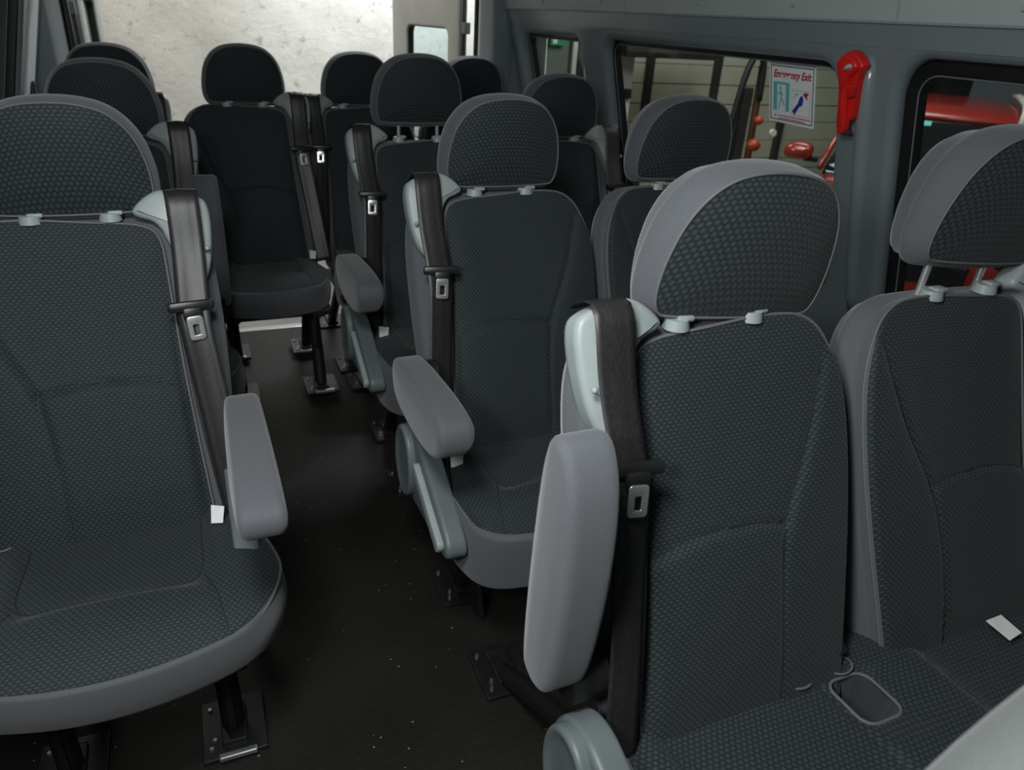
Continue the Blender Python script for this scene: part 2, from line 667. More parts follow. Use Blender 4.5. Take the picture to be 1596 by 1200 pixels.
def extrude_profile(name, prof, y0, y1, m, smooth=False):
    """prof: list of (x, z), extruded along y"""
    n = len(prof)
    V = [(x, y0, z) for x, z in prof] + [(x, y1, z) for x, z in prof]
    Fs = [(i, (i + 1) % n, n + (i + 1) % n, n + i) for i in range(n)]
    Fs += [tuple(range(n))[::-1], tuple(range(n, 2 * n))]
    me = mk_mesh(name, V, Fs, [m], smooth=False)
    bm = bmesh.new()
    bm.from_mesh(me)
    bmesh.ops.recalc_face_normals(bm, faces=bm.faces)
    bm.to_mesh(me)
    bm.free()
    return me


struct(link('trim_1', extrude_profile('trim_1', [(1.447, 1.366), (1.436, 1.418), (1.50, 1.43), (1.50, 1.366)], -0.8, 3.56, M['wall'])))
hd = struct(link('trim_2', extrude_profile('trim_2', [(1.428, 1.413), (1.424, 1.418), (1.395, 1.56), (1.30, 1.72), (1.10, 1.84), (1.10, 1.88), (1.50, 1.88), (1.50, 1.413)], -0.8, 3.56, M['wall_light'])))
for y in (0.42, 1.02, 1.62, 2.02, 2.62, 3.12):
    link('clip', MB().cyl((1.425, y, 1.445), (1.412, y, 1.445), 0.006, 0.0045, 12).mesh('clip', M['plastic'], True), hd)
for y in (1.30, 2.45):
    link('joint_strip', MB().box((1.4105, y, 1.489), (0.003, 0.006, 0.142), Matrix.Rotation(-0.2009, 4, 'Y')).mesh('joint_strip', M['plastic']), hd)

rg = [(RX(z) + off, 1.375, z) for z, off in ((.70, .012), (.76, .004), (.85, 0), (1.0, 0), (1.2, 0), (1.30, .003), (1.345, .012))]
struct(link('trim_7', tube('trim_7', rg, [.014, .018, .020, .021, .022, .022, .016], M['ridge'], 24)))

# left wall
WL = [('window_4', 0.55, 1.75, 0.74, 1.40, 0.05), ('window_5', 2.05, 3.13, 0.74, 1.40, 0.05)]
me = plate('wall_left', rect(-0.8, 3.50, 0.0, 1.70), 0.05, 0.012, M['wall'], left_map(0.025), [rect(a - .02, b + .02, c - .02, d + .02, r) for _, a, b, c, d, r in WL])
wl = struct(link('wall_left', me))
for nm, y0, y1, z0, z1, r in WL:
    w = struct(link(nm, plate(nm, rect(y0 - .03, y1 + .05, z0 - .03, z1 + .03, r + .02), 0.03, 0.004, M['rubber'], left_map(0.03), [rect(y0, y1, z0, z1, r)])))
    link('pane', mk_mesh('pane', [(LX(z0) - 0.04, y0, z0), (LX(z0) - 0.04, y1, z0), (LX(z1) - 0.04, y1, z1), (LX(z1) - 0.04, y0, z1)], [(0, 1, 2, 3)], [M['glass']], smooth=False), w)
link('latch', MB().box((LX(1.05) + 0.012, 3.34, 1.05), (0.02, 0.045, 0.05), None, 0.005).mesh('latch', M['black_pl']), wl)
link('pillar_cover', plate('pillar_cover', rect(3.23, 3.41, 0.3, 1.70, 0.02), 0.012, 0.004, M['pillar_light'], left_map(0.0)), wl)

# ceiling and floor
struct(link('ceiling', MB().box((0.48, 1.38, 1.86), (2.2, 4.4, 0.04)).mesh('ceiling', M['wall_light'])))
struct(link('floor', MB().box((0.48, 1.29, -0.02), (2.70, 4.16, 0.04)).mesh('floor', M['floor'])))
sill = struct(link('trim_3', MB().box((0.47, 3.39, -0.012), (1.78, 0.045, 0.03), None, 0.004).mesh('trim_3', M['steel'])))
link('scuff_plate', MB().box((0.585, 3.38, 0.0045), (0.085, 0.03, 0.004), None, 0.001).mesh('scuff_plate', M['plastic_mid']), sill)
for k in range(4):
    link('raised_mark', MB().box((0.556 + k * 0.019, 3.377, 0.0075), (0.009, 0.014, 0.003), None, 0.001).mesh('raised_mark', M['black_pl']), sill)

# rear pillars
dp = struct(link('trim_4', MB().box((1.335, 3.575, 0.85), (0.07, 0.05, 1.75), None, 0.012).mesh('trim_4', M['pillar_light'], True)))
link('pillar_cover', MB().box((1.42, 3.585, 0.85), (0.10, 0.05, 1.75), None, 0.012).mesh('pillar_cover', M['wall'], True), dp)
link('corner_post', MB().box((1.56, 3.60, 0.85), (0.20, 0.05, 1.75)).mesh('corner_post', M['wall'], True), dp)
link('door_seal', tube('door_seal', [(1.293, 3.575, z) for z in (0.0, 0.6, 1.2, 1.7)], 0.011, M['rubber'], 8), dp)
dl = struct(link('trim_5', MB().box((-0.428, 3.575, 0.85), (0.056, 0.05, 1.75), None, 0.01).mesh('trim_5', M['pillar_light'], True)))
link('corner_post', MB().box((-0.60, 3.545, 0.85), (0.30, 0.05, 1.75)).mesh('corner_post', M['wall'], True), dl)
link('door_seal', tube('door_seal', [(-0.386, 3.575, z) for z in (0.0, 0.6, 1.2, 1.7)], 0.015, M['rubber'], 8), dl)
struct(link('trim_6', MB().box((0.47, 3.585, 1.76), (1.9, 0.08, 0.2), None, 0.02).mesh('trim_6', M['pillar_light'], True)))


def rear_door(name, hinge, ang, length, win, m_trim):
    d = struct(link(name, plate(name, rect(0.0, length, -0.08, 1.62, 0.07), 0.05, 0.012, m_trim, lambda u, v, w: (u, w, v),
                                [rect(win[0], win[1], win[2], win[3], 0.05)], res=3), None, (*hinge, 0), (0, 0, ang)))
    link('window_seal', plate('window_seal', rect(win[0] - .012, win[1] + .012, win[2] - .012, win[3] + .012, 0.055), 0.03, 0.003, M['rubber'],
                              lambda u, v, w: (u, w, v), [rect(win[0] + .012, win[1] - .012, win[2] + .012, win[3] - .012, 0.04)]), d)
    link('pane', mk_mesh('pane', [(win[0], 0, win[2]), (win[1], 0, win[2]), (win[1], 0, win[3]), (win[0], 0, win[3])], [(0, 1, 2, 3)], [M['glass_rear']], smooth=False), d)
    link('edge_seal', tube('edge_seal', [(-0.012, 0.0, z) for z in (-0.06, 0.5, 1.0, 1.6)], 0.013, M['rubber'], 8), d)
    for z in (0.25, 1.32):
        link('hinge', MB().box((-0.03, -0.0, z), (0.05, 0.03, 0.05), None, 0.004).mesh('hinge', M['plastic_mid']), d)
    return d


rear_door('door_1', (1.262, 3.69), math.atan2(0.975, -0.222), 0.67, (0.085, 0.53, 0.74, 1.325), M['door_trim'])
rear_door('door_2', (-0.372, 3.68), math.atan2(0.999, 0.02), 0.72, (0.085, 0.60, 0.74, 1.36), M['door_trim'])

# ---------------------------------------------------------------- setting: garage outside
struct(link('ground', MB().box((2.5, 3.6, -0.68), (14, 14, 0.06)).mesh('ground', M['garage_floor'])))
V, Fc = [], []
nx, nz = 110, 60
random.seed(9)
for j in range(nz + 1):
    for i in range(nx + 1):
        V.append((-4.0 + 6.42 * i / nx, 5.2 + 0.006 * math.sin(i * .7 + j * .31) * math.cos(j * .45), -0.65 + 3.6 * j / nz))
for j in range(nz):
    for i in range(nx):
        a = j * (nx + 1) + i
        Fc.append((a, a + 1, a + nx + 2, a + nx + 1))
n0 = len(V)
V += [(2.42, 5.4, -0.65), (2.42, 5.4, 2.95), (-4.0, 5.4, -0.65), (-4.0, 5.4, 2.95)]
b0, t0 = nx, nz * (nx + 1) + nx
Fc += [(b0, n0, n0 + 1, t0), (n0, n0 + 2, n0 + 3, n0 + 1)]
struct(link('wall_rear', mk_mesh('wall_rear', V, Fc, [M['concrete']])))

gw = struct(link('wall_garage', MB().box((5.6, 7.10, 1.0), (7.4, 0.1, 3.4)).mesh('wall_garage', M['post'])))
xs = [3.62, 4.43, 5.27, 6.27, 7.3, 8.4]
zs = [-0.62, -0.34, -0.06, 0.06, 0.26, 0.46, 0.64, 0.84, 1.03, 1.22, 1.42, 1.70, 2.0]
for i in range(len(xs) - 1):
    for j in range(len(zs) - 1):
        gp = 0.006
        if j in (2, 6):
            gp = 0.012
        sx, sz = xs[i + 1] - xs[i] - 0.05, zs[j + 1] - zs[j] - gp
        key = 'panel_%d' % 0
        link('panel', MB().box(((xs[i] + xs[i + 1]) / 2, 7.035, (zs[j] + zs[j + 1]) / 2 + random.uniform(-.001, .001)), (sx, 0.03, sz), None, 0.004).mesh('panel', M['panel']), gw)
for x in xs:
    link('post', MB().box((x, 7.0, 0.7), (0.075, 0.09, 2.7), None, 0.006).mesh('post', M['post']), gw)
gd = struct(link('door_3', MB().box((3.19, 7.03, 0.55), (0.62, 0.06, 2.4), None, 0.01).mesh('door_3', M['panel_grey'])))
link('door_frame', MB().box((3.54, 7.0, 0.55), (0.05, 0.1, 2.4), None, 0.005).mesh('door_frame', M['white_pl']), gd)

ex = thing('exit_sign', 'small green exit sign above the grey door seen through the rearmost side window', 'sign', (3.35, 6.96, 1.20))
link('sign_board', MB().box((0, 0, 0), (0.16, 0.02, 0.085), None, 0.003).mesh('sign_board', M['green_sign']), ex)
link('symbol', MB().box((-0.035, -0.012, 0), (0.045, 0.003, 0.055)).mesh('symbol', M['sticker']), ex)

# dark green shutter outside the left windows
gs = thing('green_shutter', 'dark green metal shutter outside the left side window of the van', 'shutter', (-2.2, 2.9, -0.65))
for k in range(12):
    link('slat', MB().box((0, 0, 0.1 + k * 0.2), (0.03, 4.2, 0.19), None, 0.004).mesh('slat', M['dark_green']), gs)
link('guide_rail', MB().box((0.02, -0.05, 1.2), (0.06, 0.05, 2.4), None, 0.005).mesh('guide_rail', M['white_pl']), gs)

# ---------------------------------------------------------------- seats
K = 0.3846
HB = 1.013


def bmap(s):
    def f(a, b, w):
        return (s * a, -(HB - b) * K - w * 0.933, b + w * 0.359)
    return f


# outlines for the unit with its belt guide on the -x side (s = 1); the mirror unit uses s = -1
SHELL = outline([(-.190, .36), (-.205, .47), (-.226, .60), (-.234, .78), (-.230, .94), (-.200, 1.005), (-.10, 1.008), (.08, 1.013), (.185, 1.008),
                 (.236, .935), (.245, .84), (.240, .70), (.218, .50), (.205, .36)], 120)
PANEL = outline([(-.180, .37), (-.172, .48), (-.156, .70), (-.150, .90), (-.148, .975), (-.115, .996), (-.03, 1.001), (.09, 1.012), (.178, 1.003),
                 (.224, .925), (.236, .84), (.232, .70), (.210, .49), (.198, .37)], 170)
SEAM_SIDE = chaikin([(.190, .955), (.166, .87), (.136, .79), (.096, .715), (.082, .62), (.074, .47), (.074, .40)], 3, False)
SEAM_L = chaikin([(-.150, .93), (-.147, .80), (-.146, .70), (-.156, .55), (-.166, .42)], 2, False)
ARCH = chaikin([(-.146, .700), (-.10, .716), (-.03, .724), (.04, .721), (.095, .711)], 3, False)


def back_extra(a, b):
    arch_z = 0.700 + 0.024 * np.clip(1 - ((a - -.02) / .13) ** 2, 0, 1)
    inside = 1 / (1 + np.exp(-((.088 - a) / .006))) * 1 / (1 + np.exp(-((a + .150) / .004)))
    below = 1 / (1 + np.exp(-((arch_z - b) / .006)))
    puff = 0.009 * inside * below * np.clip((b - .40) / .12, 0.2, 1)
    bol = 0.011 * (1 / (1 + np.exp(-((a - np.interp(b, [.4, .6, .71, .80, .95], [.08, .085, .100, .145, .20])) / .012))))
    hollow = -0.012 * np.exp(-(((a - .02) / .13) ** 2 + ((b - .86) / .12) ** 2))
    return puff + bol + hollow


HEAD = outline([(-.115, .004), (-.134, .010), (-.144, .040), (-.141, .095), (-.125, .150), (-.089, .192), (-.036, .208), (.036, .208), (.089, .192),
                (.125, .150), (.141, .095), (.144, .040), (.134, .010), (.115, .004)], 130, 3)


def head_map(a, b, w):
    # front leans forward towards the top, thicker upper body
    thick = 1.0 + 0.55 * min(1.0, max(0.0, b / .2)) if w < -0.02 else 1.0
    lean = -0.014 - b * 0.13
    bend = -0.16 * a * a if False else 0.55 * a * a
    return (a * (1 - 0.05 * (w < -0.05)), lean + bend - w * thick * 0.98 - 0.006, b + w * 0.10)


GUIDE = outline([(-.200, .868), (-.226, .900), (-.238, .965), (-.239, 1.020), (-.226, 1.038), (-.165, 1.053), (-.135, 1.046), (-.100, 1.018), (-.108, 1.006),
                 (-.145, .996), (-.160, .955), (-.185, .90)], 70, 2)

MESH = {}


def cached(key, fn):
    if key not in MESH:
        MESH[key] = fn()
    return MESH[key]


def build_unit_meshes(s):
    f = bmap(s)
    sh, _, _, _ = pillow('backrest', SHELL, lambda a, b, w: f(a, b, w - 0.014), 0.080, crown=0.004, rf=0.022, nf=8, rb=0.03, bulge=0.006, mats=[M['cloth'], M['cloth']], flip=s < 0)
    pn, surf, O, nr = pillow('front_panel', PANEL, f, 0.03, crown=0.010, rf=0.009, nf=44, bulge=0.0,
                             grooves=[(SEAM_SIDE, .0055, .0060), (SEAM_L, .005, .003), (ARCH, .0055, .0065)], extra=back_extra, mats=[M['hex'], M['cloth']], flip=s < 0,
                             center=(0.0, 0.70), cexp=4)
    pipe = tube('piping', [f(*(p - n_ * 0.001), -0.004) for p, n_ in zip(O, nr)], 0.0027, M['piping'], 6, True)
    seams = []
    for ln in (SEAM_SIDE, ARCH):
        P = resample(ln, 40, False)
        seams.append(tube('seam', [f(a, b, surf(a, b) - 0.0002) for a, b in P], 0.0011, M['seam'], 5))
    hd, hs, HO, hn = pillow('headrest', HEAD, lambda a, b, w: head_map(s * a, b, w), 0.098, crown=0.012, rf=0.010, nf=26, rb=0.040, bulge=0.009,
                            mats=[M['hex'], M['cloth']], flip=s < 0, cexp=2.5, center=(0, 0.105))
    hp = tube('piping', [head_map(s * (p - n_ * 0.0035)[0], (p - n_ * 0.0035)[1], -0.0015) for p, n_ in zip(HO, hn)], 0.0022, M['piping'], 6, True)
    # belt guide: rounded plastic cap wrapped over the shoulder of the backrest
    gd, _, _, _ = pillow('belt_guide', GUIDE, lambda a, b, w: f(a, b, w + 0.012 + 0.006 * math.cos((a + .18) * 18)), 0.052, crown=0.004, rf=0.010, nf=5, rb=0.02, mats=[M['plastic'], M['plastic']], flip=s < 0, center=(-.185, .985), front_rim=1)
    return dict(shell=sh, panel=pn, pipe=pipe, seams=seams, head=hd, hpipe=hp, guide=gd)


def ribbon(name, path, width, thick, m, s, side=None):
    """path: list of (x, y, z, dirx, diry) centre points; ribbon lies across dir"""
    V, Fc = [], []
    nw = 7
    n = len(path)
    for i, (x, y, z, tw) in enumerate(path):
        a = Vector(path[max(i - 1, 0)][:3])
        b = Vector(path[min(i + 1, n - 1)][:3])
        t = (b - a).normalized()
        across = Vector((math.cos(tw), math.sin(tw), 0))
        across = (across - t * across.dot(t)).normalized()
        nn = t.cross(across).normalized()
        for k in range(nw):
            u = (k / (nw - 1) - 0.5)
            c = Vector((x, y, z)) + across * u * width + nn * 0.004 * math.cos(u * math.pi * 3) * 0.25
            V.append((s * (c.x + nn.x * thick / 2), c.y + nn.y * thick / 2, c.z + nn.z * thick / 2))
        for k in range(nw):
            u = ((nw - 1 - k) / (nw - 1) - 0.5)
            c = Vector((x, y, z)) + across * u * width + nn * 0.004 * math.cos(u * math.pi * 3) * 0.25
            V.append((s * (c.x - nn.x * thick / 2), c.y - nn.y * thick / 2, c.z - nn.z * thick / 2))
    R = 2 * nw
    for i in range(n - 1):
        for k in range(R):
            k2 = (k + 1) % R
            Fc.append((i * R + k, i * R + k2, (i + 1) * R + k2, (i + 1) * R + k))
    Fc += [tuple(range(R)), tuple((n - 1) * R + k for k in range(R))]
    me = mk_mesh(name, V, Fc, [m])
    bm = bmesh.new()
    bm.from_mesh(me)
    bmesh.ops.recalc_face_normals(bm, faces=bm.faces)
    bm.to_mesh(me)
    bm.free()
    return me


def belt_path(ctrl):
    P = resample(chaikin(ctrl, 3, False), 46, False)
    return [tuple(p) for p in P]


def by(z):
    return -(HB - z) * K


BELT = belt_path([(-.182, .055, 1.028, 0), (-.188, .03, 1.046, 0), (-.190, -.002, 1.058, 0), (-.192, -.024, 1.054, 0), (-.193, -.036, 1.030, 0), (-.192, by(.95) - .034, .95, .05),
                  (-.186, by(.86) - .046, .86, .15), (-.186, by(.82) - .048, .82, .2), (-.196, by(.72) - .040, .72, .25), (-.210, by(.58) - .034, .58, .2), (-.224, by(.45) - .02, .45, .1)])
BELT2 = belt_path([(-.178, by(.86) - .030, .858, -.3), (-.182, by(.80) - .028, .80, -.35), (-.188, by(.70) - .024, .70, -.35), (-.200, by(.58) - .020, .58, -.3), (-.216, by(.45) - .01, .45, -.1)])


def tongue_mesh(s):
    mb = MB()
    mb.box((0, 0, 0), (0.082, 0.014, 0.020), None, 0.006)
    mb.box((0.0, -0.006, -0.014), (0.034, 0.014, 0.024), None, 0.004)
    return mb.mesh('belt_tongue', M['black_pl'], True)


def tongue_metal():
    return plate('tongue_plate', rrect(0.027, 0.044, 0.005, 0, -0.040), 0.0035, 0.0008, M['chrome'], lambda u, v, w: (u, w - 0.011, v), [rrect(0.012, 0.022, 0.003, 0, -0.043)])


def cushion_outline(width2=0.0, s=1):
    """width2 extends the cushion to +x for a bench"""
    e = width2
    l_ = .026 if e else 0
    pts = [(-.215, -.13), (-.232 + l_, -.24), (-.270 + l_, -.36), (-.282 + l_, -.45), (-.228, -.555 - l_ * .5), (-.11, -.598), (.0 + e * .5, -.612), (.11 + e, -.598), (.228 + e, -.555), (.282 + e, -.45),
           (.270 + e, -.36), (.232 + e, -.24), (.215 + e, -.13)]
    return [(s * a, b) for a, b in pts][:: 1]


def cush_extra_fn(centers, rollamt=.05):
    def f(a, b):
        r = np.zeros_like(a)
        for c in centers:
            ins_ = 1 / (1 + np.exp(-((.145 - np.abs(a - c)) / .008))) * 1 / (1 + np.exp(-((b + .425 + .25 * (a - c) ** 2 * 4) / .008)))
            r = r - 0.017 * ins_
        roll = -rollamt * np.clip((-.44 - b) / .14, 0, 1) ** 2
        return r + roll
    return f


def cush_map(a, b, w):
    base = 0.462 + (b + .35) * -0.06
    if w < -0.03:
        t = (-w - 0.03) / 0.10
        shrink = 1 - 0.03 * min(1, t)
        return (a, b * shrink, base + w)
    return (a, b, base + w)


def seam_u(c):
    return chaikin([(c - .145, -.16), (c - .145, -.30), (c - .148, -.415), (c - .10, -.425), (c, -.430), (c + .10, -.425), (c + .148, -.415), (c + .145, -.30), (c + .145, -.16)], 2, False)


def seam_diag(c, s):
    return [(c + s * .148, -.415), (c + s * .168, -.48), (c + s * .178, -.545)]


def build_cushion(kind):
    e = 0.0 if kind == 'single' else 0.507
    cs = [0.0] if not e else [0.0, e]
    gro = [(seam_u(c), .006, .004) for c in cs]
    for c in cs:
        gro += [(seam_diag(c, 1), .005, .003), (seam_diag(c, -1), .005, .003)]
    out_ = outline(cushion_outline(e), 190 if e else 150, 3)
    hole = None
    if e:
        hole = rrect(0.078, 0.088, 0.022, 0.197, -0.275)
    me, surf, O, nr = pillow('cushion', out_, cush_map, 0.180 if e else 0.122, crown=0.014, rf=0.012, nf=44, rb=0.02, bulge=0.006, grooves=gro, extra=cush_extra_fn(cs, .085 if e else .035),
                             mats=[M['hex'], M['cloth'], M['lining']], hole=hole, hole_depth=0.11, cexp=5, center=None if e else (0, -.36))
    edge = [(p[0], p[1]) for p in (O - nr * 0.001)]
    ew = [surf(*q) for q in edge]
    pipe = tube('piping', [cush_map(a, b, w - 0.003) for (a, b), w in zip(edge, ew)], 0.0028, M['piping'], 6, True)
    seams = []
    for c in cs:
        for ln in (seam_u(c), seam_diag(c, 1), seam_diag(c, -1)):
            P = resample(ln, 50, False)
            seams.append(tube('seam', [cush_map(a, b, surf(a, b)) for a, b in P], 0.0011, M['seam'], 5))
    rim = None
    if e:
        rim = tube('cup_rim', [cush_map(a, b, 0.001) for a, b in rrect(0.080, 0.090, 0.022, 0.197, -0.275)], 0.003, M['piping'], 6, True)
    return me, pipe, seams, rim


ARM = outline([(0.0, .036), (-.016, .02), (-.02, -.01), (-.005, -.040), (.06, -.055), (.20, -.062), (.32, -.050), (.375, -.020), (.385, .008), (.370, .030), (.28, .040), (.10, .042)], 90, 2)


def build_arm():
    me, _, O, nr = pillow('armrest', ARM, lambda a, b, w: (-(w + 0.036) * (0.9 + 0.25 * a), -a, b), 0.072, crown=0.006, rf=0.014, nf=8, rb=0.014, mats=[M['cloth'], M['cloth']], back_crown=0.004, center=(.17, -.008))
    s1 = tube('seam', [(-(0.0365 - 0.012) * (0.9 + 0.25 * (p - n_ * .0035)[0]), -(p - n_ * .0035)[0], (p - n_ * .0035)[1]) for p, n_ in zip(O, nr)], 0.0010, M['piping'], 5, True)
    return me, s1


RECL = outline([(-.150, .440), (-.175, .520), (-.235, .552), (-.300, .535), (-.370, .500), (-.500, .430), (-.528, .398), (-.512, .368), (-.440, .360), (-.330, .362), (-.225, .350), (-.165, .380)], 80, 2)


def build_recliner():
    # side cover in the y,z plane (outer face at x = 0, body towards the seat), round cap over the hinge, sunk centre
    me, _, _, _ = pillow('recliner_cover', RECL, lambda a, b, w: (-w, a, b), 0.046, crown=0.002, rf=0.010, nf=8, rb=0.006, mats=[M['plastic_mid'], M['plastic_mid']], center=(-.30, .450))
    cap = outline([(-.235 + .066 * math.cos(t) , .452 + .092 * math.sin(t)) for t in [2 * math.pi * k / 16 for k in range(16)]], 60, 1)
    cm, _, _, _ = pillow('hinge_cap', cap, lambda a, b, w: (-w - .018, a, b), 0.030, crown=-0.006, rf=0.008, nf=10, rb=0.004, mats=[M['plastic_mid'], M['plastic_mid']], cexp=6)
    lv = plate('recliner_lever', rrect(.205, .026, .010, 0, 0), .016, .004, M['plastic'], lambda u, v, w: (w - .006, -.405 + u * .90 - v * .43, .438 + u * .43 + v * .90))
    return me, cm, lv


def mirrored(me):
    n = me.copy()
    for v in n.vertices:
        v.co.x = -v.co.x
    n.flip_normals()
    n.update()
    return n


def build_leg_mesh():
    mb = MB()
    mb.box((0, -.33, .345), (0.045, 0.42, 0.03), None, 0.004)
    return mb.mesh('seat_beam', M['leg'])


def leg_pair(yf, yr):
    a = MB()
    a.cyl((0, -.36, .34), (0, yf, .0), 0.020, 0.024, 12)
    a.box((0, (yf - .36) / 2, .17), (0.012, 0.06, 0.30), Matrix.Rotation(math.atan2(yf + .36, .34) * -1, 4, 'X'))
    b = MB()
    b.cyl((0, -.22, .34), (0, yr, .0), 0.018, 0.022, 12)
    return a.mesh('leg', M['leg'], True), b.mesh('leg', M['leg'], True)


def foot_mesh():
    return MB().box((0, 0, 0.006), (0.125, 0.15, 0.012), None, 0.002).box((0, 0.0, 0.016), (0.05, 0.10, 0.014), None, 0.003).mesh('foot_plate', M['black_pl'])


UNIT = {1: build_unit_meshes(1), -1: build_unit_meshes(-1)}
CUSH = {k: build_cushion(k) for k in ('single', 'bench')}
ARM_ME, ARM_SEAM = build_arm()
RECL_ME = [(q, mirrored(q)) for q in build_recliner()]
FOOT = foot_mesh()
BEAM = build_leg_mesh()
POST = MB().cyl((0, 0, -0.05), (0, 0, 0.05), 0.0062, None, 14).mesh('headrest_post', M['chrome'], True)
COLLAR = MB().cyl((0, 0, -0.012), (0, 0, 0.003), 0.020, 0.017, 20).box((0.010, -0.002, 0.003), (0.026, 0.020, 0.008), None, 0.003).mesh('post_collar', M['plastic'], True)
BELTM = {s: (ribbon('seat_belt', BELT, 0.058, 0.0016, M['belt'], s), ribbon('lap_belt', BELT2, 0.048, 0.0016, M['belt'], s)) for s in (1, -1)}
TONG = tongue_mesh(1)
TMET = tongue_metal()
CARE = mk_mesh('care_tag', [(0, -.012, -.012), (.034, -.016, -.014), (.044, .010, .016), (.006, .016, .022), (0, -.010, -.0135), (.034, -.014, -.0155), (.044, .012, .0145), (.006, .018, .0205)],
               [(0, 1, 2, 3), (7, 6, 5, 4), (0, 4, 5, 1), (1, 5, 6, 2), (2, 6, 7, 3), (3, 7, 4, 0)], [M['tag']], smooth=False)
PAN = {k: MB().box((e / 2, -.34, .345), (.40 + e, .38, .03), None, 0.01).mesh('seat_pan', M['leg']) for k, e in (('single', 0), ('bench', .507))}
LATCH = MB().box((0, 0, 0.004), (0.074, 0.014, 0.012), None, 0.003).mesh('latch_bar', M['steel'])
BOLT = MB().cyl((0, 0, 0), (0, 0, .006), .0055, .004, 8).mesh('bolt', M['steel'])
BUCKLE = MB().box((0, 0, 0), (0.030, 0.018, 0.055), None, 0.005).box((0, -0.004, 0.020), (0.018, 0.012, 0.012), None, 0.002).mesh('buckle', M['black_pl'], True)
CRIM = tube('buckle_loop', [(0.024 * math.cos(t), 0.016 * math.sin(t), 0) for t in [2 * math.pi * k / 20 for k in range(20)]], 0.0022, M['piping'], 6, True)


def seat_unit(root, dx, s, raise_, drop=0.0, hs=1.0, hx=0.0):
    """s=1: guide at -x side"""
    U = UNIT[s]
    br = link('backrest', U['shell'], root, (dx, 0, 0))
    fp = link('front_panel', U['panel'], br)
    link('piping', U['pipe'], br)
    for q in U['seams']:
        link('seam', q, br)
    hr = link('headrest', U['head'], root, (dx + 0.006 + hx, 0.022, HB + raise_ - .007))
    hr.scale = (hs, 1, 1 + (hs - 1) * 1.2)
    hr.rotation_euler = (0, math.radians(4.5) if hs > 1 else 0, 0)
    link('piping', U['hpipe'], hr)
    for bx in (-.065, .065):
        link('headrest_post', POST, hr, (bx - hx, 0.010, -0.012 - raise_ * .5))
        link('post_collar', COLLAR, br, (bx, 0.010, HB - 0.001))
    gd = link('belt_guide', U['guide'], root, (dx, 0, 0))
    link('screw', MB().sphere((-s * .226, -.056, .955), 0.005, seg=12).mesh('screw', M['plastic'], True), gd)
    bl = link('seat_belt', BELTM[s][0], root, (dx, 0, 0))
    link('lap_belt', BELTM[s][1], bl)
    zt = 0.862 - drop
    tg = link('belt_tongue', TONG, bl, (-s * .184, by(zt) - .056, zt), (-0.2, 0.0, -s * 0.12))
    link('tongue_plate', TMET, bl, (-s * .184, by(zt) - .058, zt), (-0.2, s * 0.05, -s * 0.12))
    return br


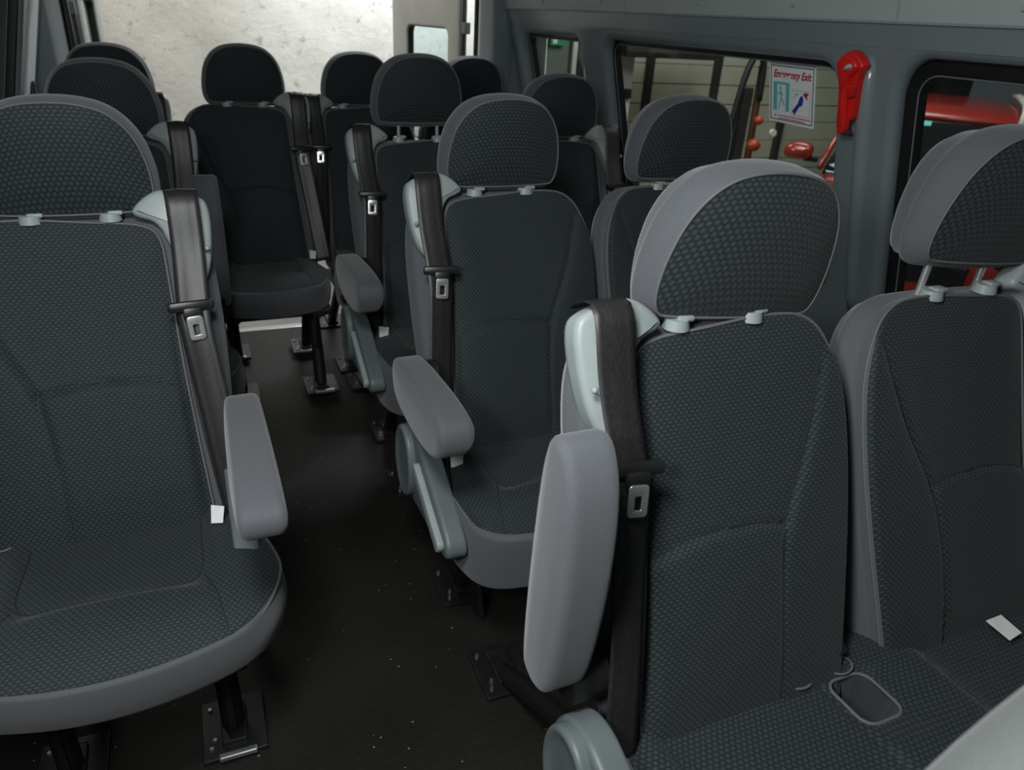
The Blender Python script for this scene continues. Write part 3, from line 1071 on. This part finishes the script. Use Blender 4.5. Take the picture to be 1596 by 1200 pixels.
def seat(name, label, x, y, s=1, bench=False, arm=None, raises=(0.0, 0.0), feet=(-.2, .33), group=None, cat='seat', z=0.0, tagside=True, recl=True, latch=False, drop=0.0, hs=1.0, hx=0.0, cs=1.0):
    root = thing(name, label, cat, (x, y, z), group=group)
    kind = 'bench' if bench else 'single'
    me, pipe, seams, rim = CUSH[kind]
    cu = link('cushion', me, root)
    if cs != 1.0:
        cu.scale = (cs, 1, 1)
        cu.location.x = .2535 * (1 - cs) if bench else 0
    link('piping', pipe, cu)
    for q in seams:
        link('seam', q, cu)
    if rim:
        link('cup_rim', rim, cu)
    seat_unit(root, 0.0, s, raises[0], drop, hs, hx)
    if bench:
        seat_unit(root, 0.507, -1, raises[1], drop, hs, hx)
    # buckles at the rear of the cushion
    bxs = [0.115, 0.20] if bench else [-s * 0.0 + s * 0.195, ]
    for bx in bxs:
        b_ = link('buckle', BUCKLE, root, (bx, -.195, .472), (0.45, 0, 0))
        link('buckle_loop', CRIM, root, (bx, -.215, .466), (0.1, 0, 0))
    if tagside:
        ct = link('care_tag', CARE, root, (-.218 if s > 0 else .165, -.300 if s > 0 else -.262, .470 if s > 0 else .482))
        ct.scale = (.8, .8, .8) if s > 0 else (.62, .8, .8)
        if bench:
            link('care_tag', CARE, root, (.507 + .012, -.262, .474), (-.75, 0, .25))
    link('seat_pan', PAN[kind], root)
    lf, lr = cached(('leg', feet), lambda: leg_pair(*feet))
    for lx in ((-.15, .15) if not bench else (-.15, .62)):
        link('seat_beam', BEAM, root, (lx, 0, 0))
        for mesh_, fy in ((lf, feet[0]), (lr, feet[1])):
            lg = link('leg', mesh_, root, (lx, 0, 0))
            link('foot_plate', FOOT, lg, (0, fy, 0))
            for bq in ((-.045, -.05), (-.038, -.03), (-.045, .05)):
                link('bolt', BOLT, lg, (bq[0], fy + bq[1], .012))
            if latch:
                link('latch_bar', LATCH, lg, (0.005, fy - 0.078, 0.012))
    ax = -s * (.292 if bench else .262)
    if recl:
        k_ = 0 if s > 0 else 1
        rc = link('recliner_cover', RECL_ME[0][k_], root, (-s * (.296 if bench else .246), 0 if bench else .085, 0 if bench else .015))
        if bench:
            link('hinge_cap', RECL_ME[1][k_], rc)
            link('recliner_lever', RECL_ME[2][k_], rc)
    if arm == 'down':
        a = link('armrest', ARM_ME, root, (ax if bench else ax + s * .012, -.215 if bench else -.200, .664 if bench else .670), (math.radians(-4), 0, 0))
        a.scale = (1, .92 if bench else 1.12, 1.25 if bench else 1.1)
        link('seam', ARM_SEAM, a)
        if bench:
            link('arm_bracket', MB().cyl((ax * .78, -.215, .655), (ax * .98, -.215, .655), 0.034, None, 18).mesh('arm_bracket', M['black_pl'], True), root)
    elif arm == 'up':
        a = link('armrest', ARM_ME, root, (ax - .008 * s if bench else ax + s * .020, -.150, .582 if bench else .550), (math.radians(-87), 0, 0))
        link('seam', ARM_SEAM, a)
        link('arm_bracket', MB().cyl((ax * .78, -.165, .565), (ax * .98, -.165, .565), 0.034, None, 18).mesh('arm_bracket', M['black_pl'], True), root)
    return root


# right hand block: twin benches, belt guide on the aisle side
XR = 0.668
RG = 'twin bench seats along the right windows'
seat('bench_seat', 'nearest dark twin bench seat on the right with its grey armrest folded upright', XR, .787, 1, True, 'up', (-0.006, 0.040), (-.2, .34), RG, hs=1.06, hx=.030)
seat('bench_seat', 'second twin bench seat from the front on the right, beside the sticker window', XR, 1.637, 1, True, 'down', (0.006, 0.012), (-.2, .31), RG)
seat('bench_seat', 'third twin bench seat on the right, with its headrest posts raised and armrest down', .684, 2.41, 1, True, 'down', (0.045, 0.0), (-.12, .3), RG)
seat('bench_seat', 'rearmost twin bench seat directly in front of the open right rear door', .668, 3.285, 1, True, None, (0.0, 0.0), (-.4, .1), 'rear row seats', recl=False, tagside=False, cs=.90)
seat('passenger_seat', 'single rear row seat in the middle of the van with concrete wall behind it', .204, 3.13, -1, False, None, (0.0, 0.0), (-.45, -.05), 'rear row seats', recl=False, latch=True, z=.02, cs=.76)
XL = -.225
LG = 'single seats along the left wall'
seat('passenger_seat', 'nearest single seat at the left edge with black belt and steel belt tongue', XL, 1.536, -1, False, 'down', (0.0, 0.0), (-.36, .1), LG, latch=True)
seat('passenger_seat', 'second single seat on the left, partly hidden behind the nearest headrest', XL, 2.46, -1, False, 'up', (0.0, 0.0), (-.36, .1), LG)
seat('passenger_seat', 'hindmost single seat on the left with only its headrest top showing', -.298, 3.24, -1, False, 'up', (0.0, 0.0), (-.30, .1), LG, recl=False, cs=.84, hx=.036)

# ---------------------------------------------------------------- blurred seat cover in the near right corner
t = thing('front_seat', 'pale grey rounded seat back closest to the viewer, at the bottom right corner', 'seat', (0.562, 0.118, 0.008))
FO = outline([(-.25, .0), (-.285, .5), (-.285, .86), (-.245, .965), (-.168, 1.040), (-.05, 1.085), (.15, 1.095), (.36, 1.05), (.42, .9), (.42, .5), (.40, .0)], 110, 3)
link('seat_back', pillow('seat_back', FO, lambda a, b, w: (a, w + .05, b), .10, crown=.01, rf=.035, nf=8, rb=.03, mats=[M['shell_pale'], M['shell_pale']])[0], t)

# ---------------------------------------------------------------- red emergency window hammer on the pillar
hm = thing('emergency_hammer', 'red emergency window hammer in its holder on the pillar between two windows', 'hammer', (1.452, 1.400, 1.272), (0, math.atan(-LEAN) * -1 * -1, 0))
hm.rotation_euler = (0, -math.atan(LEAN), 0)
hm.scale = (1, 1.1, .95)


def yz(pts):  # picture-like u to the right -> -y
    return lambda u, v, w: (-w, -u, v)


H1 = outline([(-.036, .062), (-.026, .076), (-.010, .090), (.004, .094), (.020, .088), (.036, .070), (.042, .060), (.034, .050), (.028, .034), (.024, .0), (.022, -.040), (.018, -.072), (-.018, -.072),
              (-.020, -.03), (-.022, .01), (-.028, .045)], 80, 2)
f0 = lambda a, b, w: (-(w + .03), -a, b)
link('hammer_holder', pillow('hammer_holder', H1, lambda a, b, w: (-(w + .022), -a, b), .026, crown=.002, rf=.005, nf=8, mats=[M['red_pl'], M['red_pl']], center=(0, .0))[0], hm)
H2 = outline([(-.016, .085), (.010, .088), (.030, .074), (.036, .060), (.024, .046), (.012, .030), (.010, -.05), (.012, -.085), (.006, -.100), (-.008, -.100), (-.014, -.085), (-.012, -.02), (-.014, .03), (-.024, .060)], 80, 2)
hh = link('hammer', pillow('hammer', H2, lambda a, b, w: (-(w + .034), -a, b), .022, crown=.003, rf=.006, nf=8, mats=[M['red_pl'], M['red_pl']], center=(0, .0))[0], hm)
link('hammer_tip', MB().cyl((-.034, -.016, .062), (-.048, -.016, .062), .009, .004, 14).mesh('hammer_tip', M['chrome'], True), hh)
link('pull_tab', MB().box((-.030, -.022, .008), (.016, .014, .030), None, .003).mesh('pull_tab', M['red_pl'], True), hm)
link('hammer_foot', MB().box((-.016, -.006, -.098), (.014, .018, .012), None, .003).mesh('hammer_foot', M['ink_black'], True), hm)

# ---------------------------------------------------------------- emergency exit sticker on the pane
st = thing('exit_sticker', 'white Emergency Exit sticker with green running figure and blue hammer on the window', 'sticker', (RX(1.23) + .0555, 1.672, 1.23))
st.rotation_euler = (0, -math.atan(LEAN), 0)
st.scale = (1, .92, 1.17)
st.location.y = 1.694
st.location.z = 1.232


def flat(name, pts, m, d, parent=st, holes=()):
    o = link(name, plate(name, pts, .0006, .0001, m, lambda u, v, w: (-d - w, -u, v), holes, res=0), parent)
    return o


W_, H_ = .098, .068
flat('sticker_sheet', rect(-W_, W_, -H_, H_, .004), M['sticker'], .0006)
flat('border_line', rect(-W_ + .007, W_ - .007, -H_ + .006, H_ - .006), M['ink_black'], .0012, holes=[rect(-W_ + .0095, W_ - .0095, -H_ + .0078, H_ - .0078)])


def text(txt, size, m, u, v, d, shear=.25, name='lettering', parent=st, w=1.0, off=.0):
    cu = bpy.data.curves.new('lettering', 'FONT')
    cu.body = txt
    cu.size = size
    cu.shear = shear
    cu.offset = off
    cu.align_x = 'CENTER'
    o = bpy.data.objects.new('lettering', cu)
    COL.objects.link(o)
    dg = bpy.context.evaluated_depsgraph_get()
    me = bpy.data.meshes.new_from_object(o.evaluated_get(dg), depsgraph=dg)
    bpy.data.objects.remove(o)
    bpy.data.curves.remove(cu)
    me.materials.clear()
    me.materials.append(m)
    for q in me.vertices:
        q.co = (-d, -(q.co.x * w + u), q.co.y + v)
    return link(name, me, parent)


text('Emergency Exit', .0235, M['ink_red'], 0, .036, .0016, .3, w=1.08, off=.0008)
# green doorway with running figure
gdw = flat('doorway', [(-.078, -.040), (-.062, -.040), (-.062, .020), (-.024, .020), (-.024, -.040), (-.008, -.040), (-.008, .026), (-.078, .026)], M['ink_teal'], .0013)
MBF = lambda p0, p1, r: MB().cyl((-.0015, -p0[0], p0[1]), (-.0015, -p1[0], p1[1]), r, None, 8)
mb = MB()
mb.sphere((-.0015, .047, .012), .0045, (0.3, 1, 1), 10)
for p0, p1, r in [((-.046, .006), (-.043, -.012), .0035), ((-.043, -.012), (-.034, -.020), .0026), ((-.034, -.020), (-.028, -.027), .0022), ((-.044, -.012), (-.050, -.024), .0026), ((-.050, -.024), (-.054, -.036), .0022),
                  ((-.046, .004), (-.056, -.002), .002), ((-.056, -.002), (-.060, .002), .002), ((-.045, .004), (-.036, -.004), .002)]:
    mb.cyl((-.0012, -p0[0], p0[1]), (-.0012, -p1[0], p1[1]), r * .9, None, 6)
me = mb.mesh('running_figure', M['ink_teal'])
for v in me.vertices:
    v.co.x = -.0012 + (v.co.x + .0012) * .15
link('running_figure', me, st)
# hammer pictogram
flat('picture_box', rect(.004, .080, -.046, .012), M['ink_grey'], .0012, holes=[rect(.0052, .0788, -.0448, .0108)])
flat('blue_hammer', [(.006, -.036), (.016, -.044), (.036, -.024), (.048, -.020), (.052, -.006), (.046, .002), (.038, -.002), (.030, -.016)], M['ink_blue'], .0014)
flat('swing_mark', [(.012, -.006), (.018, .004), (.030, .006), (.030, .003), (.020, .001), (.015, -.007)], M['ink_teal'], .0014)
flat('burst_mark', [(.050, .004), (.060, .010), (.074, .006), (.066, .001), (.070, -.006), (.060, -.002)], M['ink_red'], .0014)
random.seed(3)
for row, (u0, u1) in enumerate(((-.058, .084), (-.050, .062))):
    u = u0
    while u < u1:
        wd = random.uniform(.004, .012)
        flat('small_print', rect(u, min(u + wd, u1), -.0525 - row * .006, -.0502 - row * .006), M['ink_red'], .0013)
        u += wd + .0025
flat('small_print', rect(-.072, -.066, -.0545, -.0495), M['ink_red'], .0013, holes=[rect(-.0708, -.0672, -.0533, -.0507)])

# ---------------------------------------------------------------- red car outside
cp = Vector((5.02, 3.98, -0.65))
yaw = math.atan2(-cp.x, -cp.y) * -1
car = thing('car', 'red car with white roof rails parked facing the van windows', 'car', cp, (0, 0, math.atan2(-cp.y, -cp.x) + math.pi / 2))


def loft(name, secs, mats, nseg=28, p=3.2, close=True):
    V, Fc = [], []
    for (y, hw, zb, zt) in secs:
        cz, hz = (zb + zt) / 2, (zt - zb) / 2
        for k in range(nseg):
            a = 2 * math.pi * k / nseg
            ca, sa = math.cos(a), math.sin(a)
            V.append((hw * math.copysign(abs(ca) ** (2 / p), ca), y, cz + hz * math.copysign(abs(sa) ** (2 / p), sa)))
    n = len(secs)
    for i in range(n - 1):
        for k in range(nseg):
            k2 = (k + 1) % nseg
            Fc.append((i * nseg + k, i * nseg + k2, (i + 1) * nseg + k2, (i + 1) * nseg + k))
    Fc += [tuple(range(nseg)), tuple((n - 1) * nseg + k for k in range(nseg))]
    me = mk_mesh(name, V, Fc, mats)
    bm = bmesh.new()
    bm.from_mesh(me)
    bmesh.ops.recalc_face_normals(bm, faces=bm.faces)
    bm.to_mesh(me)
    bm.free()
    return me


# y is along the car: front at -y, windscreen base at y = 0
link('body', loft('body', [(-1.12, .60, .42, .74), (-1.08, .74, .28, .86), (-.95, .84, .24, .98), (-.5, .89, .22, 1.00), (0.05, .91, .22, 1.05), (1.2, .92, .22, 1.08), (2.6, .92, .22, 1.12), (3.2, .88, .26, 1.08), (3.3, .78, .35, .9)], [M['car_red']]), car)
gh = link('windows', loft('windows', [(-.02, .76, 1.0, 1.10), (.05, .755, 1.0, 1.15), (.30, .70, 1.0, 1.33), (.58, .635, 1.0, 1.50), (.8, .63, 1.0, 1.54), (2.6, .62, 1.0, 1.53), (3.1, .66, 1.0, 1.18)], [M['car_glass']], p=9), car)
link('roof', loft('roof', [(.56, .60, 1.485, 1.51), (.66, .625, 1.485, 1.565), (.95, .64, 1.49, 1.595), (1.8, .64, 1.49, 1.60), (2.6, .62, 1.49, 1.57), (2.75, .58, 1.51, 1.53)], [M['car_red']], p=4), car)
link('bonnet', loft('bonnet', [(-1.0, .60, .92, .955), (-.9, .70, .94, .99), (-.5, .745, .98, 1.035), (-.1, .76, 1.02, 1.075), (-.05, .74, 1.02, 1.07)], [M['car_red']], p=5), car)
car.scale = (.92, 1, 1)
link('cowl', MB().box((0, -.02, 1.06), (1.45, .10, .03), None, .01).mesh('cowl', M['black_pl']), car)
for s in (-1, 1):
    link('windscreen_pillar', tube('windscreen_pillar', [(s * .79, -.02, 1.10), (s * .745, .28, 1.31), (s * .655, .58, 1.51), (s * .63, .72, 1.55)], .024, M['car_red'], 10), car)
    link('roof_rail', tube('roof_rail', [(s * .60, .56, 1.50), (s * .605, .64, 1.60), (s * .605, .80, 1.635), (s * .605, 1.6, 1.645), (s * .60, 2.4, 1.61)], .026, M['white_pl'], 10), car)
    mr = link('wing_mirror', pillow('wing_mirror', outline([(-.11, -.06), (.10, -.055), (.12, .0), (.10, .07), (-.06, .075), (-.12, .03)], 50, 2), lambda a, b, w: (s * .99 + a, -.02 - w * 1.0 - .05, 1.20 + b), .12, crown=.03, rf=.03, nf=8, rb=.01, mats=[M['car_red'], M['car_red']])[0], car)
    link('mirror_arm', MB().box((s * .88, .02, 1.15), (.12, .05, .04), None, .01).mesh('mirror_arm', M['black_pl']), mr)
    link('headlight', MB().sphere((s * .66, -1.00, .82), .16, (1.15, .6, .6), 20).mesh('headlight', M['car_glass'], True), car)
    for wy in (-.62, 2.2):
        wh = link('wheel', MB().cyl((s * .72, wy, .33), (s * .93, wy, .33), .33, None, 36).mesh('wheel', M['rubber'], True), car)
        link('rim', MB().cyl((s * .925, wy, .33), (s * .94, wy, .33), .21, .19, 28).mesh('rim', M['steel'], True), wh)
link('grille', MB().box((0, -1.10, .70), (.9, .05, .16), None, .02).mesh('grille', M['black_pl']), car)
link('bumper_intake', MB().box((0, -1.10, .42), (1.1, .05, .14), None, .02).mesh('bumper_intake', M['black_pl']), car)
link('windscreen_sticker', MB().box((-.10, .50, 1.455), (.10, .012, .05), Matrix.Rotation(math.radians(-52), 4, 'X')).mesh('windscreen_sticker', M['ink_teal']), car)
link('wiper', tube('wiper', [(-.5, -.03, 1.15), (-.1, .08, 1.215), (.25, .12, 1.245)], .008, M['black_pl'], 6), car)

# ---------------------------------------------------------------- workshop hoist and reflection stand-ins seen through window 2
hs = thing('workshop_hoist', 'dark workshop hoist with red column and orange knobs beside the exit sticker', 'hoist', (4.60, 5.40, -.65))
link('base', MB().box((0, 0, .05), (.6, .5, .10), None, .02).mesh('base', M['post']), hs)
link('column', MB().cyl((-.02, 0, .1), (-.07, 0, 1.78), .035, .03, 16).mesh('column', noisy('dull_red_paint', (.07, .02, .015), (.09, .028, .02), 8, .5), True), hs)
link('mast', MB().box((-.16, .04, .85), (.10, .08, 1.5), None, .01).mesh('mast', M['post']), hs)
link('hose', tube('hose', [tuple(p) for p in resample(chaikin([(-.40, 0, .6), (-.32, -.02, 1.2), (-.26, -.03, 1.72), (-.17, -.03, 1.90), (-.08, -.03, 1.82), (-.06, -.02, 1.5)], 3, False), 30, False)], .028, M['rubber'], 8), hs)
link('knob', MB().sphere((-.09, -.10, 1.35), .042, (1, 1, .9), 18).mesh('knob', M['orange'], True), hs)
link('knob', MB().sphere((-.11, -.12, 1.15), .058, (1.1, 1, .9), 18).mesh('knob', M['orange'], True), hs)
link('gauge', MB().cyl((.08, -.1, 1.25), (.08, -.13, 1.25), .03, None, 18).mesh('gauge', M['white_pl'], True), hs)

du = thing('ceiling_heater', 'long dark heater hanging in the garage behind the second side window', 'heater', (4.22, 6.4, 1.20))  # solid box standing in for a dark reflection at the window top
link('housing', MB().box((0, 0, 0.03), (1.05, .30, .24), None, .05).mesh('housing', M['post']), du)
link('outlet', MB().box((.62, 0, .06), (.26, .22, .12), Matrix.Rotation(math.radians(-12), 4, 'Y'), .03).mesh('outlet', M['post']), du)
for x in (-.4, .4):
    link('hanger', MB().cyl((x, 0, .1), (x, 0, 1.2), .012, None, 8).mesh('hanger', M['post']), du)

wp = thing('white_column', 'white garage column with a small black bracket behind the second side window', 'column', (3.93, 6.7, -.65))  # solid column standing in for a whitish reflection in the pane
link('shaft', MB().box((0, 0, 1.25), (.20, .12, 2.5), None, .01).mesh('shaft', M['white_pl']), wp)
link('bracket', MB().box((.03, -.08, 1.42), (.10, .06, .09), None, .01).mesh('bracket', M['black_pl']), wp)
